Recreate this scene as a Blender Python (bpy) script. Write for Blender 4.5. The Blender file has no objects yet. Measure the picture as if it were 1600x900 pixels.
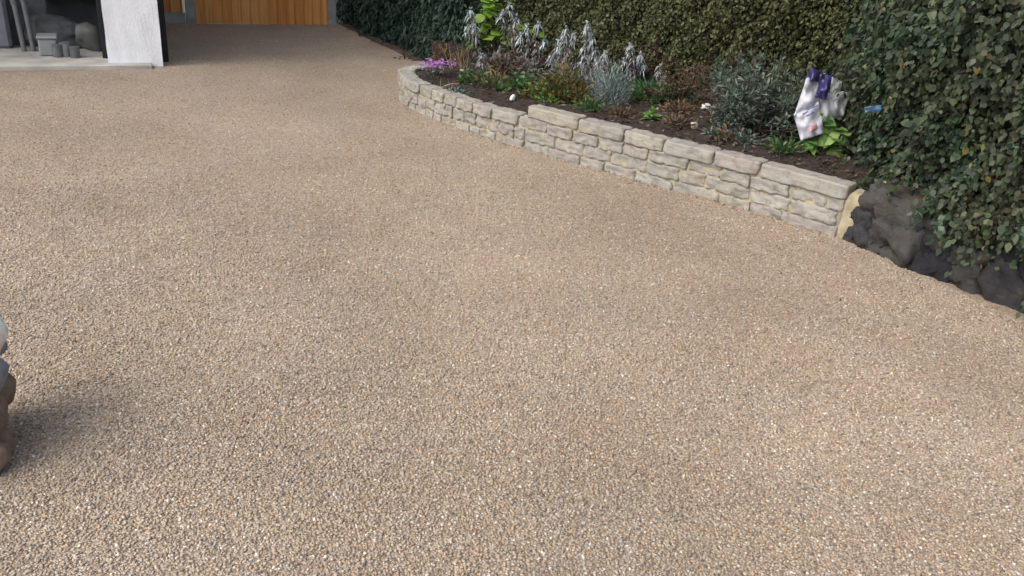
import bpy, bmesh, math, random
import numpy as np
from mathutils import Vector, Matrix, noise
random.seed(7); rng = np.random.default_rng(11)
R = math.radians
sc = bpy.context.scene
C = bpy.data.collections.new('scene'); sc.collection.children.link(C)

# ------------------------------------------------------------------ camera
YAW, PITCH, ROLL, FPX, CH = R(26), R(24.3), R(4.4), 1331.0, 1.6
f0 = np.array([math.sin(YAW)*math.cos(PITCH), math.cos(YAW)*math.cos(PITCH), -math.sin(PITCH)])
r0 = np.array([math.cos(YAW), -math.sin(YAW), 0.0]); u0 = np.cross(r0, f0)
cr = r0*math.cos(ROLL) + u0*math.sin(ROLL); cu = u0*math.cos(ROLL) - r0*math.sin(ROLL)
cd = bpy.data.cameras.new('camera'); cam = bpy.data.objects.new('camera', cd); C.objects.link(cam)
cam.matrix_world = Matrix(((cr[0], cu[0], -f0[0], 0), (cr[1], cu[1], -f0[1], 0), (cr[2], cu[2], -f0[2], CH), (0, 0, 0, 1)))
cd.sensor_width = 36; cd.lens = FPX/1600*36; cd.clip_start = .05; cd.clip_end = 2000
sc.camera = cam

# ------------------------------------------------------------------ light
w = bpy.data.worlds.new('World'); sc.world = w; w.use_nodes = True
nt = w.node_tree; bg = nt.nodes['Background']
sky = nt.nodes.new('ShaderNodeTexSky'); sky.sky_type = 'NISHITA'; sky.sun_disc = False
SUN_EL, SUN_AZ = 46, 264          # azimuth clockwise from +Y
sky.sun_elevation = R(SUN_EL); sky.sun_rotation = R(SUN_AZ)
sky.air_density = 1.0; sky.dust_density = 4.0; sky.ozone_density = 1.0
hs = nt.nodes.new('ShaderNodeHueSaturation'); hs.inputs['Saturation'].default_value = .55   # thin overcast
nt.links.new(sky.outputs[0], hs.inputs['Color']); nt.links.new(hs.outputs[0], bg.inputs[0]); bg.inputs[1].default_value = .15
sl = bpy.data.lights.new('sun', 'SUN'); sl.energy = .5; sl.angle = R(70); sl.color = (1, .95, .89)
so = bpy.data.objects.new('sun', sl); C.objects.link(so)
sd = Vector((math.sin(R(SUN_AZ))*math.cos(R(SUN_EL)), math.cos(R(SUN_AZ))*math.cos(R(SUN_EL)), math.sin(R(SUN_EL))))
so.rotation_euler = sd.to_track_quat('Z', 'Y').to_euler(); so.location = (0, 0, 20)
vs = sc.view_settings; vs.view_transform = 'Standard'; vs.look = 'None'; vs.gamma = 1; vs.exposure = .98
vs.use_curve_mapping = False

# ------------------------------------------------------------------ helpers
def at(px, py, z=0.0):
    """a point on the level plane z where the photograph shows it"""
    d = f0*FPX + cr*(px-800) + cu*(450-py); t = (z-CH)/d[2]
    return np.array([d[0]*t, d[1]*t, z])
def pr(P):
    d = np.array(P, float) - [0, 0, CH]
    return 800+FPX*d@cr/(d@f0), 450-FPX*d@cu/(d@f0)
def height_for(P, py):
    """how tall something standing at P is when its top shows at row py"""
    best = min(np.linspace(0, 1.6, 161), key=lambda h: abs(pr((P[0], P[1], P[2]+h))[1]-py))
    return float(best)

def tag(o, label, cat, group=None):
    o['label'] = label; o['category'] = cat
    if group: o['group'] = group
    return o
def thing(name, loc, label, cat, group=None, rz=0):
    o = bpy.data.objects.new(name, None); C.objects.link(o); o.location = [float(v) for v in loc]; o.rotation_euler = (0, 0, rz)
    o.empty_display_size = .1
    return tag(o, label, cat, group)
def link(name, me, mat, parent=None, smooth=False, world=True):
    """link a mesh given in world coordinates; parented objects keep their world place"""
    o = bpy.data.objects.new(name, me); C.objects.link(o)
    me.materials.append(mat)
    if smooth: me.polygons.foreach_set('use_smooth', [True]*len(me.polygons))
    if parent:
        o.parent = parent
        if world:
            m = Matrix.LocRotScale(parent.location, parent.rotation_euler, None)
            if parent.parent: m = Matrix.LocRotScale(parent.parent.location, parent.parent.rotation_euler, None) @ m
            o.matrix_parent_inverse = m.inverted()
    return o
def raw_mesh(name, V, F):
    """V (n,3) array, F (m,k) array of one face size"""
    V = np.asarray(V, np.float32); F = np.asarray(F, np.int32)
    me = bpy.data.meshes.new(name); m, k = F.shape
    me.vertices.add(len(V)); me.vertices.foreach_set('co', V.ravel())
    me.loops.add(m*k); me.loops.foreach_set('vertex_index', F.ravel())
    me.polygons.add(m); me.polygons.foreach_set('loop_start', np.arange(0, m*k, k, dtype=np.int32))
    me.polygons.foreach_set('loop_total', np.full(m, k, np.int32))
    me.update(calc_edges=True); me.validate()
    return me
class MB:
    """collects simple solids as one mesh"""
    def __init__(s): s.v = []; s.f = []
    def add(s, V, F):
        n = len(s.v); s.v += [tuple(float(c) for c in v) for v in V]; s.f += [tuple(i+n for i in f) for f in F]
    def box(s, x0, x1, y0, y1, z0, z1, bev=.004):
        bm = bmesh.new(); bmesh.ops.create_cube(bm, size=1)
        for v in bm.verts: v.co = Vector(((x0+x1)/2+v.co.x*(x1-x0), (y0+y1)/2+v.co.y*(y1-y0), (z0+z1)/2+v.co.z*(z1-z0)))
        if bev: bmesh.ops.bevel(bm, geom=bm.edges[:], offset=bev, segments=1, affect='EDGES')
        bm.verts.index_update()
        s.add([v.co for v in bm.verts], [[v.index for v in f.verts] for f in bm.faces]); bm.free()
    def tube(s, pts, rad, n=8):
        pts = [Vector([float(c) for c in p]) for p in pts]; m = len(pts)
        rad = rad if hasattr(rad, '__len__') else [rad]*m
        V = []; F = []
        for i, p in enumerate(pts):
            d = (pts[min(i+1, m-1)]-pts[max(i-1, 0)]).normalized()
            a = d.orthogonal().normalized() if abs(d.z) > .95 else d.cross(Vector((0, 0, 1))).normalized()
            b = d.cross(a)
            for k in range(n):
                t = 2*math.pi*k/n; V.append(p+(a*math.cos(t)+b*math.sin(t))*rad[i])
        for i in range(m-1):
            for k in range(n): F.append((i*n+k, i*n+(k+1) % n, (i+1)*n+(k+1) % n, (i+1)*n+k))
        F.append(tuple(range(n))[::-1]); F.append(tuple((m-1)*n+k for k in range(n)))
        s.add(V, F)
    def build(s, name, mat, parent=None, smooth=False):
        me = bpy.data.meshes.new(name); me.from_pydata(s.v, [], s.f); me.update()
        return link(name, me, mat, parent, smooth)

# unit cube surface grid (shared), for rough stones
def cube_grid(n):
    bm = bmesh.new(); bmesh.ops.create_cube(bm, size=2)
    bmesh.ops.subdivide_edges(bm, edges=bm.edges[:], cuts=n, use_grid_fill=True)
    bm.verts.index_update()
    V = np.array([v.co[:] for v in bm.verts]); F = [[v.index for v in f.verts] for f in bm.faces]; bm.free()
    return V, F
G6 = cube_grid(6); G10 = cube_grid(11); G4 = cube_grid(4)
def stone_pts(grid, hx, hy, hz, seed, power=7, rough=.05, freq=2.0, chop=0, ridge=0, chip=0, cf=1.0):
    """rounded, pitted block with half sizes hx hy hz centred on the origin"""
    V = grid[0].copy()
    q = (np.abs(V)**power).sum(1)**(1/power); V = V/q[:, None]
    P = V*[hx, hy, hz]; m = min(hx, hy, hz); o = Vector((seed*3.7, seed*1.3, seed*2.1))
    out = []
    for p, u in zip(P, V):
        k = Vector([float(c) for c in p])
        n1 = noise.noise(k*freq/m*.35+o); n2 = noise.noise(k*freq/m*1.1+o)
        c = noise.cell(k*freq/m*.5+o) if chop else 0
        d = rough*m*(1.6*n1+.8*n2)*2+chop*m*(c-.5)
        if chip: d += chip*m*(noise.voronoi(k*cf/m*.45+o)[0][0]-.45)
        if ridge: d -= ridge*m*(.5-abs(noise.noise(k*freq/m*.55+o*1.7)))*1.3-ridge*m*.4
        nrm = Vector([float(c) for c in u]).normalized()
        out.append(k+nrm*d)
    return [tuple(v) for v in out]

# ------------------------------------------------------------------ materials
def new_mat(name, rough=.7, spec=.3):
    m = bpy.data.materials.new(name); m.use_nodes = True; n = m.node_tree.nodes; b = n['Principled BSDF']
    b.inputs['Roughness'].default_value = rough; b.inputs['Specular IOR Level'].default_value = spec
    return m, m.node_tree, b
def N(t, kind, **kw):
    n = t.nodes.new(kind)
    for k, v in kw.items(): setattr(n, k, v)
    return n
def ramp(t, fac, stops, interp='LINEAR'):
    r = N(t, 'ShaderNodeValToRGB'); r.color_ramp.interpolation = interp; e = r.color_ramp.elements
    while len(e) < len(stops): e.new(.5)
    for el, (p, c) in zip(e, stops): el.position = p; el.color = (*c, 1)
    t.links.new(fac, r.inputs[0]); return r.outputs[0]
def tex(t, scale, detail=4, rough=.55, vec=None, kind='ShaderNodeTexNoise'):
    n = N(t, kind); n.inputs['Scale'].default_value = scale
    if kind == 'ShaderNodeTexNoise': n.inputs['Detail'].default_value = detail; n.inputs['Roughness'].default_value = rough
    if vec is None:
        g = N(t, 'ShaderNodeNewGeometry'); vec = g.outputs['Position']
    t.links.new(vec, n.inputs['Vector']); return n
def mix(t, a, b, fac, mode='MIX'):
    m = N(t, 'ShaderNodeMix', data_type='RGBA', blend_type=mode)
    for s, v in ((m.inputs[0], fac), (m.inputs[6], a), (m.inputs[7], b)):
        if isinstance(v, (int, float)): s.default_value = v
        elif isinstance(v, tuple): s.default_value = (*v, 1)
        else: t.links.new(v, s)
    return m.outputs[2]
def bump(t, b, h, strength=.5, dist=.01, prev=None):
    n = N(t, 'ShaderNodeBump'); n.inputs['Strength'].default_value = strength; n.inputs['Distance'].default_value = dist
    t.links.new(h, n.inputs['Height'])
    if prev is not None: t.links.new(prev, n.inputs['Normal'])
    t.links.new(n.outputs[0], b.inputs['Normal']); return n.outputs[0]
def island(t):
    return N(t, 'ShaderNodeNewGeometry').outputs['Random Per Island']
def plain(name, col, rough=.7, var=.12, scale=12, bmp=.2, spec=.3):
    m, t, b = new_mat(name, rough, spec)
    n = tex(t, scale, 5); c2 = tuple(c*(1-var*2) for c in col); c1 = tuple(min(1, c*(1+var)) for c in col)
    t.links.new(ramp(t, n.outputs[0], [(.3, c2), (.7, c1)]), b.inputs['Base Color'])
    if bmp: bump(t, b, tex(t, scale*5, 4).outputs[0], bmp, .004)
    return m
def leafy(name, stops, patch=None, pscale=1.5, rough=.5, trans=.25, spec=.25):
    """leaves: each its own tone, whole patches of another tone"""
    m, t, b = new_mat(name, rough, spec)
    col = ramp(t, island(t), stops)
    if patch:
        n = tex(t, pscale, 3)
        f = ramp(t, n.outputs[0], [(.40, (0, 0, 0)), (.70, (1, 1, 1))])
        isl2 = N(t, 'ShaderNodeMath', operation='FRACT'); mu = N(t, 'ShaderNodeMath', operation='MULTIPLY')
        mu.inputs[1].default_value = 17.3; t.links.new(island(t), mu.inputs[0]); t.links.new(mu.outputs[0], isl2.inputs[0])
        col = mix(t, col, ramp(t, isl2.outputs[0], patch), f)
    t.links.new(col, b.inputs['Base Color'])
    if trans:
        tr = N(t, 'ShaderNodeBsdfTranslucent'); t.links.new(col, tr.inputs[0])
        ms = N(t, 'ShaderNodeMixShader'); ms.inputs[0].default_value = trans
        t.links.new(b.outputs[0], ms.inputs[1]); t.links.new(tr.outputs[0], ms.inputs[2])
        t.links.new(ms.outputs[0], t.nodes['Material Output'].inputs[0])
    return m

PEB = [(0, (.11, .10, .10)), (.06, (.23, .18, .135)), (.28, (.32, .25, .185)), (.45, (.38, .30, .22)), (.58, (.41, .285, .175)),
       (.68, (.42, .34, .26)), (.84, (.37, .33, .28)), (.95, (.50, .43, .34)), (1, (.68, .63, .55))]
def gravel_mat():
    m, t, b = new_mat('gravel_ground', .75, .25)
    g = N(t, 'ShaderNodeNewGeometry').outputs['Position']
    warp = N(t, 'ShaderNodeVectorMath', operation='ADD'); wn = tex(t, 60, 2); sc_ = N(t, 'ShaderNodeVectorMath', operation='SCALE')
    sc_.inputs['Scale'].default_value = .006
    t.links.new(wn.outputs['Color'], sc_.inputs[0]); t.links.new(g, warp.inputs[0]); t.links.new(sc_.outputs[0], warp.inputs[1])
    v = tex(t, 125, vec=warp.outputs[0], kind='ShaderNodeTexVoronoi')
    sp = N(t, 'ShaderNodeSeparateColor'); t.links.new(v.outputs['Color'], sp.inputs[0])
    col = ramp(t, sp.outputs[0], PEB)
    v2 = tex(t, 190, vec=warp.outputs[0], kind='ShaderNodeTexVoronoi')
    sp2 = N(t, 'ShaderNodeSeparateColor'); t.links.new(v2.outputs['Color'], sp2.inputs[0])
    col = mix(t, col, ramp(t, sp2.outputs[1], PEB), .35)
    gap = ramp(t, v.outputs['Distance'], [(.5, (1, 1, 1)), (.85, (.45, .40, .36))])
    col = mix(t, col, gap, .7, 'MULTIPLY')
    big = tex(t, .9, 4, .6); pat = ramp(t, big.outputs[0], [(.32, (.84, .83, .82)), (.68, (1.07, 1.07, 1.07))])
    col = mix(t, col, pat, 1.0, 'MULTIPLY'); hn = tex(t, 2.3, 3, .6); col = mix(t, col, ramp(t, hn.outputs[0], [(.36, (.985, .995, 1.005)), (.66, (1.01, .99, .96))]), 1.0, 'MULTIPLY')
    t.links.new(col, b.inputs['Base Color'])
    inv = N(t, 'ShaderNodeMath', operation='MULTIPLY'); inv.inputs[1].default_value = -1; t.links.new(v.outputs['Distance'], inv.inputs[0])
    p = bump(t, b, inv.outputs[0], .8, .006)
    bump(t, b, tex(t, 5, 4).outputs[0], .35, .02, p)
    return m
def pebble_mat():
    m, t, b = new_mat('pebble', .6, .35)
    col = ramp(t, island(t), PEB)
    big = tex(t, .9, 4, .6); pat = ramp(t, big.outputs[0], [(.32, (.84, .83, .82)), (.68, (1.07, 1.07, 1.07))])
    col = mix(t, col, pat, 1.0, 'MULTIPLY'); hn = tex(t, 2.3, 3, .6); col = mix(t, col, ramp(t, hn.outputs[0], [(.36, (.985, .995, 1.005)), (.66, (1.01, .99, .96))]), 1.0, 'MULTIPLY'); t.links.new(col, b.inputs['Base Color'])
    return m
def stone_mat(name, stops, yellow=None, bs=.5):
    m, t, b = new_mat(name, .85, .2)
    col = ramp(t, island(t), stops)
    n = tex(t, 14, 7, .72); col = mix(t, col, ramp(t, n.outputs[0], [(.3, (.58, .56, .55)), (.5, (1, .99, .97)), (.75, (1.15, 1.12, 1.08))]), 1.0, 'MULTIPLY')
    if yellow:
        n2 = tex(t, 9, 4); f = ramp(t, n2.outputs[0], [(.55, (0, 0, 0)), (.7, (1, 1, 1))]); col = mix(t, col, yellow, N_scale(t, f, .5))
    n3 = tex(t, 55, 3); sp = ramp(t, n3.outputs[0], [(.27, (.45, .43, .42)), (.36, (1, 1, 1))]); col = mix(t, col, sp, .8, 'MULTIPLY')
    t.links.new(col, b.inputs['Base Color'])
    bump(t, b, tex(t, 45, 6, .7).outputs[0], bs, .012)
    return m
def N_scale(t, f, k):
    m = N(t, 'ShaderNodeMath', operation='MULTIPLY'); m.inputs[1].default_value = k; t.links.new(f, m.inputs[0]); return m.outputs[0]
def wood_mat():
    m, t, b = new_mat('orange_timber', .65, .3)
    col = ramp(t, island(t), [(0, (.60, .25, .065)), (.5, (.70, .32, .09)), (1, (.76, .39, .13))])
    mp = N(t, 'ShaderNodeMapping'); mp.inputs['Scale'].default_value = (40, 40, 1.6)
    t.links.new(N(t, 'ShaderNodeNewGeometry').outputs['Position'], mp.inputs[0])
    n = tex(t, 1, 5, .6, mp.outputs[0]); col = mix(t, col, ramp(t, n.outputs[0], [(.3, (.75, .72, .68)), (.6, (1.1, 1.1, 1.1))]), 1.0, 'MULTIPLY')
    t.links.new(col, b.inputs['Base Color']); bump(t, b, n.outputs[0], .3, .004)
    return m

M = {}
M['gravel'] = gravel_mat(); M['pebble'] = pebble_mat()
M['earth'] = plain('earth', (.10, .085, .06), .9, .2, 3)
M['soil'] = plain('soil', (.040, .030, .024), .95, .3, 30, .9)
M['clod'] = plain('clod', (.048, .036, .029), .95, .3, 40, .8)
M['stone'] = stone_mat('pitched_stone', [(0, (.28, .265, .235)), (.25, (.31, .30, .27)), (.5, (.27, .26, .24)), (.7, (.285, .26, .24)), (.85, (.31, .29, .245)), (1, (.34, .33, .30))], (.36, .325, .23))
M['mortar'] = plain('mortar', (.36, .315, .215), .9, .15, 18, .6)
M['boulder'] = stone_mat('dark_boulder', [(0, (.020, .020, .025)), (.4, (.044, .044, .048)), (.7, (.066, .063, .060)), (1, (.092, .082, .064))], (.09, .082, .055), 1.0)
M['old_mortar'] = plain('old_mortar', (.05, .042, .032), .95, .35, 10, .7)
M['wood'] = wood_mat()
M['concrete'] = plain('concrete', (.34, .34, .32), .85, .12, 8, .4)
M['pale_concrete'] = plain('pale_concrete', (.44, .42, .38), .85, .15, 5, .4)
M['render'] = plain('white_render', (.86, .87, .89), .8, .03, 14, .9)
M['black'] = plain('black_paint', (.012, .012, .018), .45, .2, 20, .3)
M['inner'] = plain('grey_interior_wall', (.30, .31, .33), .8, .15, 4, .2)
M['kerb'] = plain('brick_kerb', (.12, .075, .062), .85, .3, 14, .5)

# ------------------------------------------------------------------ the setting
def struct(o): o['kind'] = 'structure'; return o
b = MB(); b.v = [(-400, -400, -.02), (400, -400, -.02), (400, 400, -.02), (-400, 400, -.02)]; b.f = [(0, 1, 2, 3)]
struct(b.build('ground', M['earth']))
# the gravel driveway: gently uneven sheet
nx, ny = 120, 200; X = np.linspace(-6, 4.0, nx); Y = np.linspace(-3, 11.34, ny); XX, YY = np.meshgrid(X, Y)
def und(x, y): return .004*np.sin(x*2.1+y*.7)+.003*np.sin(y*3.3-x*1.3)+.002*np.sin(x*7+1)*np.sin(y*6.1)-.004
V = np.stack([XX, YY, und(XX, YY)], -1).reshape(-1, 3)
i = np.arange(nx*ny).reshape(ny, nx); F = np.stack([i[:-1, :-1], i[:-1, 1:], i[1:, 1:], i[1:, :-1]], -1).reshape(-1, 4)
struct(link('driveway', raw_mesh('driveway', V, F), M['gravel'], smooth=True))

# ---- the curve of the low stone wall (its outer foot)
foot = [at(*p)[:2] for p in ((632, 163), (660, 178), (700, 193), (760, 214), (815, 230), (880, 249), (950, 267), (1020, 287), (1100, 308), (1200, 337), (1306, 369))]
hook = [np.array([2.62, 7.42]), np.array([2.45, 7.36]), np.array([2.27, 7.18])]
ctrl = hook+foot
def catmull(P, k=14):
    P = [2*P[0]-P[1]]+list(P)+[2*P[-1]-P[-2]]; out = []
    for a in range(1, len(P)-2):
        for j in range(k):
            t = j/k; p0, p1, p2, p3 = P[a-1:a+3]
            out.append(.5*((2*p1)+(-p0+p2)*t+(2*p0-5*p1+4*p2-p3)*t*t+(-p0+3*p1-3*p2+p3)*t**3))
    out.append(P[-2]); return np.array(out)
cv = catmull(ctrl); seg = np.linalg.norm(np.diff(cv, axis=0), axis=1); S = np.concatenate([[0], np.cumsum(seg)]); LEN = S[-1]
def cpos(s): return np.array([np.interp(s, S, cv[:, 0]), np.interp(s, S, cv[:, 1])])
def cframe(s):
    p = cpos(s); d = cpos(min(s+.04, LEN))-cpos(max(s-.04, 0)); d = d/np.linalg.norm(d)
    return p, d, np.array([-d[1], d[0]])          # inward normal points to the bed
stp = at(818, 231)[:2]; STEP = S[np.argmin(np.linalg.norm(cv-stp, axis=1))]
THK = .13
def wpt(s, dep, z):
    s2 = min(max(s, 0), LEN); p, d, n = cframe(s2); q = p+n*dep+d*(s-s2); return (q[0], q[1], z)
sw = thing('stone_wall', (*cpos(LEN/2), 0), 'low curved retaining wall of pale pitched stone holding up the flower bed', 'wall')
st = MB(); seed = 0
def course(s0, s1, z0, z1, lmin, lmax, top=False):
    global seed
    s = s0
    while s < s1-.03:
        L = random.uniform(lmin, lmax)
        if s1-s-L < lmin*.6: L = s1-s
        seed += 1; hz = (z1-z0)/2; dz = random.uniform(-.004, .004)*(0 if z0 < 0 else 1)
        dep = THK/2 if top else THK*.36
        pts = stone_pts(G10, L/2-.003, dep, hz-.001, seed, 22, .07 if top else .11, 3.0, 0, 0, .22 if top else .42, 1.2)
        fr = random.uniform(-.007, .007)-(.008 if top else 0)
        st.add([wpt(s+L/2+x, dep+y+fr, (z0+z1)/2+z*(1 if not top else 1)+dz) for x, y, z in pts], G10[1])
        s += L+random.uniform(.005, .010)
course(STEP, LEN-.005, -.04, .050, .18, .32); course(STEP, LEN-.02, .057, .136, .17, .31)
course(STEP-.07, LEN, .142, .215, .17, .30); course(STEP, LEN+.01, .220, .302, .28, .46, True)
course(.0, STEP-.01, -.04, .048, .09, .17); course(0, STEP-.01, .056, .138, .085, .16); course(0, STEP-.08, .146, .222, .13, .24, True)
st.build('stonework', M['stone'], sw, True)
mo = MB(); ns = 130; V = []; F = []
for a in range(ns+1):
    s = LEN*a/ns; tz = .288 if s > STEP+.01 else .209
    for dep, z in ((.012, -.05), (.010, .1), (.012, tz-.02), (.03, tz), (THK-.02, tz), (THK-.01, -.05)):
        V.append(wpt(s, dep+.004*noise.noise(Vector((s*22, z*30, 0))), z+.003*noise.noise(Vector((s*30, dep*9, 3)))))
for a in range(ns):
    for k in range(5): q = a*6+k; F.append((q, q+6, q+7, q+1))
F += [tuple(range(6)), tuple(ns*6+k for k in range(6))[::-1]]
mo.add(V, F); mo.build('mortar_bed', M['mortar'], sw, True)
# rough yellow mortar fillet where the wall dies into the old boulders
fl = MB(); pe = cframe(LEN)
pts = stone_pts(G6, .055, THK*.5, .15, 91, 8, .07, 1.5)
fl.add([wpt(LEN+.03+x+max(0, z)*.25, THK*.55+y, .115+z) for x, y, z in pts], G6[1]); fl.build('mortar_fillet', M['mortar'], sw, True)

# ---- soil bed behind the wall
HB = [np.array(p) for p in ((3.05, 8.6), (3.25, 8.3), (3.6, 8.1), (3.95, 7.9), (4.2, 7.6), (4.45, 7.3), (4.7, 6.9), (4.95, 6.5), (5.1, 6.1), (5.25, 5.6), (5.35, 5.1), (5.35, 4.6), (5.1, 4.1), (4.7, 3.6), (4.4, 3.2))]
hb = catmull(HB, 8); hs = np.concatenate([[0], np.cumsum(np.linalg.norm(np.diff(hb, axis=0), axis=1))])
nu, nv = 190, 60; V = np.zeros((nu, nv, 3))
def soil_h(x, y, v):
    k = Vector((x*2.5, y*2.5, 0)); base = .205+.055*max(0, min(1, (5.9-y)/.8))
    return base+.05*v+.035*noise.noise(k)+.022*noise.noise(k*4)+.014*noise.noise(k*11)
for a in range(nu):
    s = LEN*a/(nu-1); A = np.array(wpt(s, THK-.025, 0)[:2]); B = np.array([np.interp(hs[-1]*a/(nu-1), hs, hb[:, j]) for j in (0, 1)])
    for c in range(nv):
        v = c/(nv-1); q = A*(1-v)+B*v; lim = .255 if s > STEP else .18
        h = soil_h(q[0], q[1], v); h = min(h, lim+.5*v); V[a, c] = (q[0], q[1], h)
i = np.arange(nu*nv).reshape(nu, nv); F = np.stack([i[:-1, :-1], i[:-1, 1:], i[1:, 1:], i[1:, :-1]], -1).reshape(-1, 4)
struct(link('soil_bed', raw_mesh('soil_bed', V.reshape(-1, 3), F), M['soil'], smooth=True))
SV = V.reshape(-1, 3)
def on_soil(px, py):
    P = at(px, py, .24)
    for _ in range(3):
        z = float(SV[np.argmin(((SV[:, :2]-P[:2])**2).sum(1)), 2]); P = at(px, py, z)
    return P

# ---- a narrow brick kerb along the far right edge of the drive
kb = MB(); a0, a1 = at(528, 37), at(648, 95); n = 13
for k in range(n):
    p = a0+(a1-a0)*k/n; q = a0+(a1-a0)*(k+.95)/n
    V = []
    for (u, dx) in ((p, 0), (q, 0), (q, .09), (p, .09)): V.append((u[0]+dx, u[1]))
    z = .022+.004*random.random()
    kb.add([(x, y, -.02) for x, y in V]+[(x, y, z) for x, y in V], [(3, 2, 1, 0), (4, 5, 6, 7), (0, 1, 5, 4), (1, 2, 6, 5), (2, 3, 7, 6), (3, 0, 4, 7)])
tag(kb.build('brick_kerb', M['kerb']), 'low dull red brick edging between the gravel and the dark hedge', 'kerb')

# ------------------------------------------------------------------ garage on the left
GX0, GX1, GY = -.015, .44, 8.57
ga = thing('garage', (-1.5, 9.5, 0), 'open fronted white rendered garage with a black trimmed pillar, cluttered and dim inside', 'garage')
pil = cube_grid(14)
V = []
for v in pil[0]:
    x = (GX0+GX1)/2+v[0]*(GX1-GX0)/2; y = GY+.10+v[1]*.10; z = 1.2+v[2]*1.2; k = Vector((x*9, y*9, z*9))
    V.append((x+.006*noise.noise(k), y+.006*noise.noise(k+Vector((9, 0, 0))), z+(.012*noise.noise(Vector((x*25, 0, 0))) if v[2] < -.99 else 0)))
b = MB(); b.add(V, pil[1]); b.build('pillar', M['render'], ga, False)
b = MB(); b.box(GX0-.045, GX1+.065, GY+.22, GY+.34, -.01, 2.4, .006); b.build('door_frame', M['black'], ga)
b = MB(); b.box(-5, GX1+.06, GY+.0, GY+.22, 2.41, 2.9); b.build('lintel', M['render'], ga)
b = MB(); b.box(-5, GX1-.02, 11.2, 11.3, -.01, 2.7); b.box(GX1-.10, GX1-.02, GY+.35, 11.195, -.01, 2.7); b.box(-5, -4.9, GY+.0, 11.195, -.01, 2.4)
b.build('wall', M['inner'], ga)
b = MB(); b.box(-5, GX1, GY+.02, 11.28, 3.051, 6.0); b.build('shade_block', M['render'], ga)  # unseen storey above the garage, added to shade the far drive
b = MB(); b.box(-5.2, GX1+.10, GY-.02, 11.6, 2.91, 3.05); b.build('roof', M['black'], ga)
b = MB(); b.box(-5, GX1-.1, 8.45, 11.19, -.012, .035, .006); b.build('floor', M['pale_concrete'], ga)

# clutter inside the garage
FZ = .035
def gat(px, py, z=FZ): return at(px, py, z)
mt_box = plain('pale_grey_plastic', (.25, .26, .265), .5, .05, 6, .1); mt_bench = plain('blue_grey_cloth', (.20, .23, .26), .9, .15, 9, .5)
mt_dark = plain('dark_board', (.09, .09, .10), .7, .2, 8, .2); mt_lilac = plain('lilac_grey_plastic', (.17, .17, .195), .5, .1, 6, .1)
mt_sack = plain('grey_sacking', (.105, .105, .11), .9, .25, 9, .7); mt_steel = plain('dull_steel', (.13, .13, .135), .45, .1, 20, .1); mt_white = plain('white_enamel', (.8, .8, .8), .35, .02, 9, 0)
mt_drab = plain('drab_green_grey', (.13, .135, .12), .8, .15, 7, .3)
P = gat(78, 88)
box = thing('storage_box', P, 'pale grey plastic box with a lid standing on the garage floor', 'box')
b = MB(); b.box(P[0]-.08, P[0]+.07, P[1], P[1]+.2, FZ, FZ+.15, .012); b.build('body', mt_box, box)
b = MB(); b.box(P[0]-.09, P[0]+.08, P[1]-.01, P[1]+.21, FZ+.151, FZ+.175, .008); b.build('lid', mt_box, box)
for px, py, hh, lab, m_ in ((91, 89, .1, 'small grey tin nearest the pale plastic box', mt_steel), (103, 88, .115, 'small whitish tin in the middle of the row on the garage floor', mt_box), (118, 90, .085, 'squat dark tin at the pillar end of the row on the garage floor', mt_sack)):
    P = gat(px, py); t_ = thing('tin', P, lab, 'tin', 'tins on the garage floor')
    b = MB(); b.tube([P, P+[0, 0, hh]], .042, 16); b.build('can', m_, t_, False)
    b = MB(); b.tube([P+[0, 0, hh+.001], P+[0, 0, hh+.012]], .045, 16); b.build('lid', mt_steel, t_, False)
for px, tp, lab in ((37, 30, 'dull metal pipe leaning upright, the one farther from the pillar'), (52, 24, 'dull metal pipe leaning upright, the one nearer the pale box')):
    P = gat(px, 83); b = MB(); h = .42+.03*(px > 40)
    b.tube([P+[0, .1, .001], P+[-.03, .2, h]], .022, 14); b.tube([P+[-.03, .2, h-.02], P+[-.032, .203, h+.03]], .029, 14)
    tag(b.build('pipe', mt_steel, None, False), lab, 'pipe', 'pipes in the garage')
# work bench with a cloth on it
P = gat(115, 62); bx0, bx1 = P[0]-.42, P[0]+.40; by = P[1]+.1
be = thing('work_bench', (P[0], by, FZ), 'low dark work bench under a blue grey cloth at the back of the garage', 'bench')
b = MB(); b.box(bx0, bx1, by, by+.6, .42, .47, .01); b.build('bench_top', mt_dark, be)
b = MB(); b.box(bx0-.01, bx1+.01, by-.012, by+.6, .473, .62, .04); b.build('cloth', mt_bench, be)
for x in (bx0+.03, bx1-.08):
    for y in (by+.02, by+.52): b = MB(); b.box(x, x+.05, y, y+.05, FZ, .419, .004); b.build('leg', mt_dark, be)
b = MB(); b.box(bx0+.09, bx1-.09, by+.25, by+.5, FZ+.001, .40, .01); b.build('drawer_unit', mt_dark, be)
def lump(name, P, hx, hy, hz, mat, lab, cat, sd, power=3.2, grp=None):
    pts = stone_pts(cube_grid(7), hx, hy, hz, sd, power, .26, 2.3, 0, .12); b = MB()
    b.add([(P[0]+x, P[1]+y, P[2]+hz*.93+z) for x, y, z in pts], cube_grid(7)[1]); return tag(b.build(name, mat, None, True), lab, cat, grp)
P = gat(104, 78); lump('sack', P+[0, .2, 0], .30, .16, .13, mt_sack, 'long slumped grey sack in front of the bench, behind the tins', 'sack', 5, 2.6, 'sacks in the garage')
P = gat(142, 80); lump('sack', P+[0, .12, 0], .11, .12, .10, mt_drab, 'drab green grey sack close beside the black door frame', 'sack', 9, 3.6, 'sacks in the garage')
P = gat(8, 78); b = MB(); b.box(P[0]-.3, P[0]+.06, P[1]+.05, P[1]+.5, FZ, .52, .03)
bn = thing('plastic_bin', P, 'lilac grey square bin with a dark blue lid at the left of the garage', 'bin'); b.build('body', mt_lilac, bn)
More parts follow.
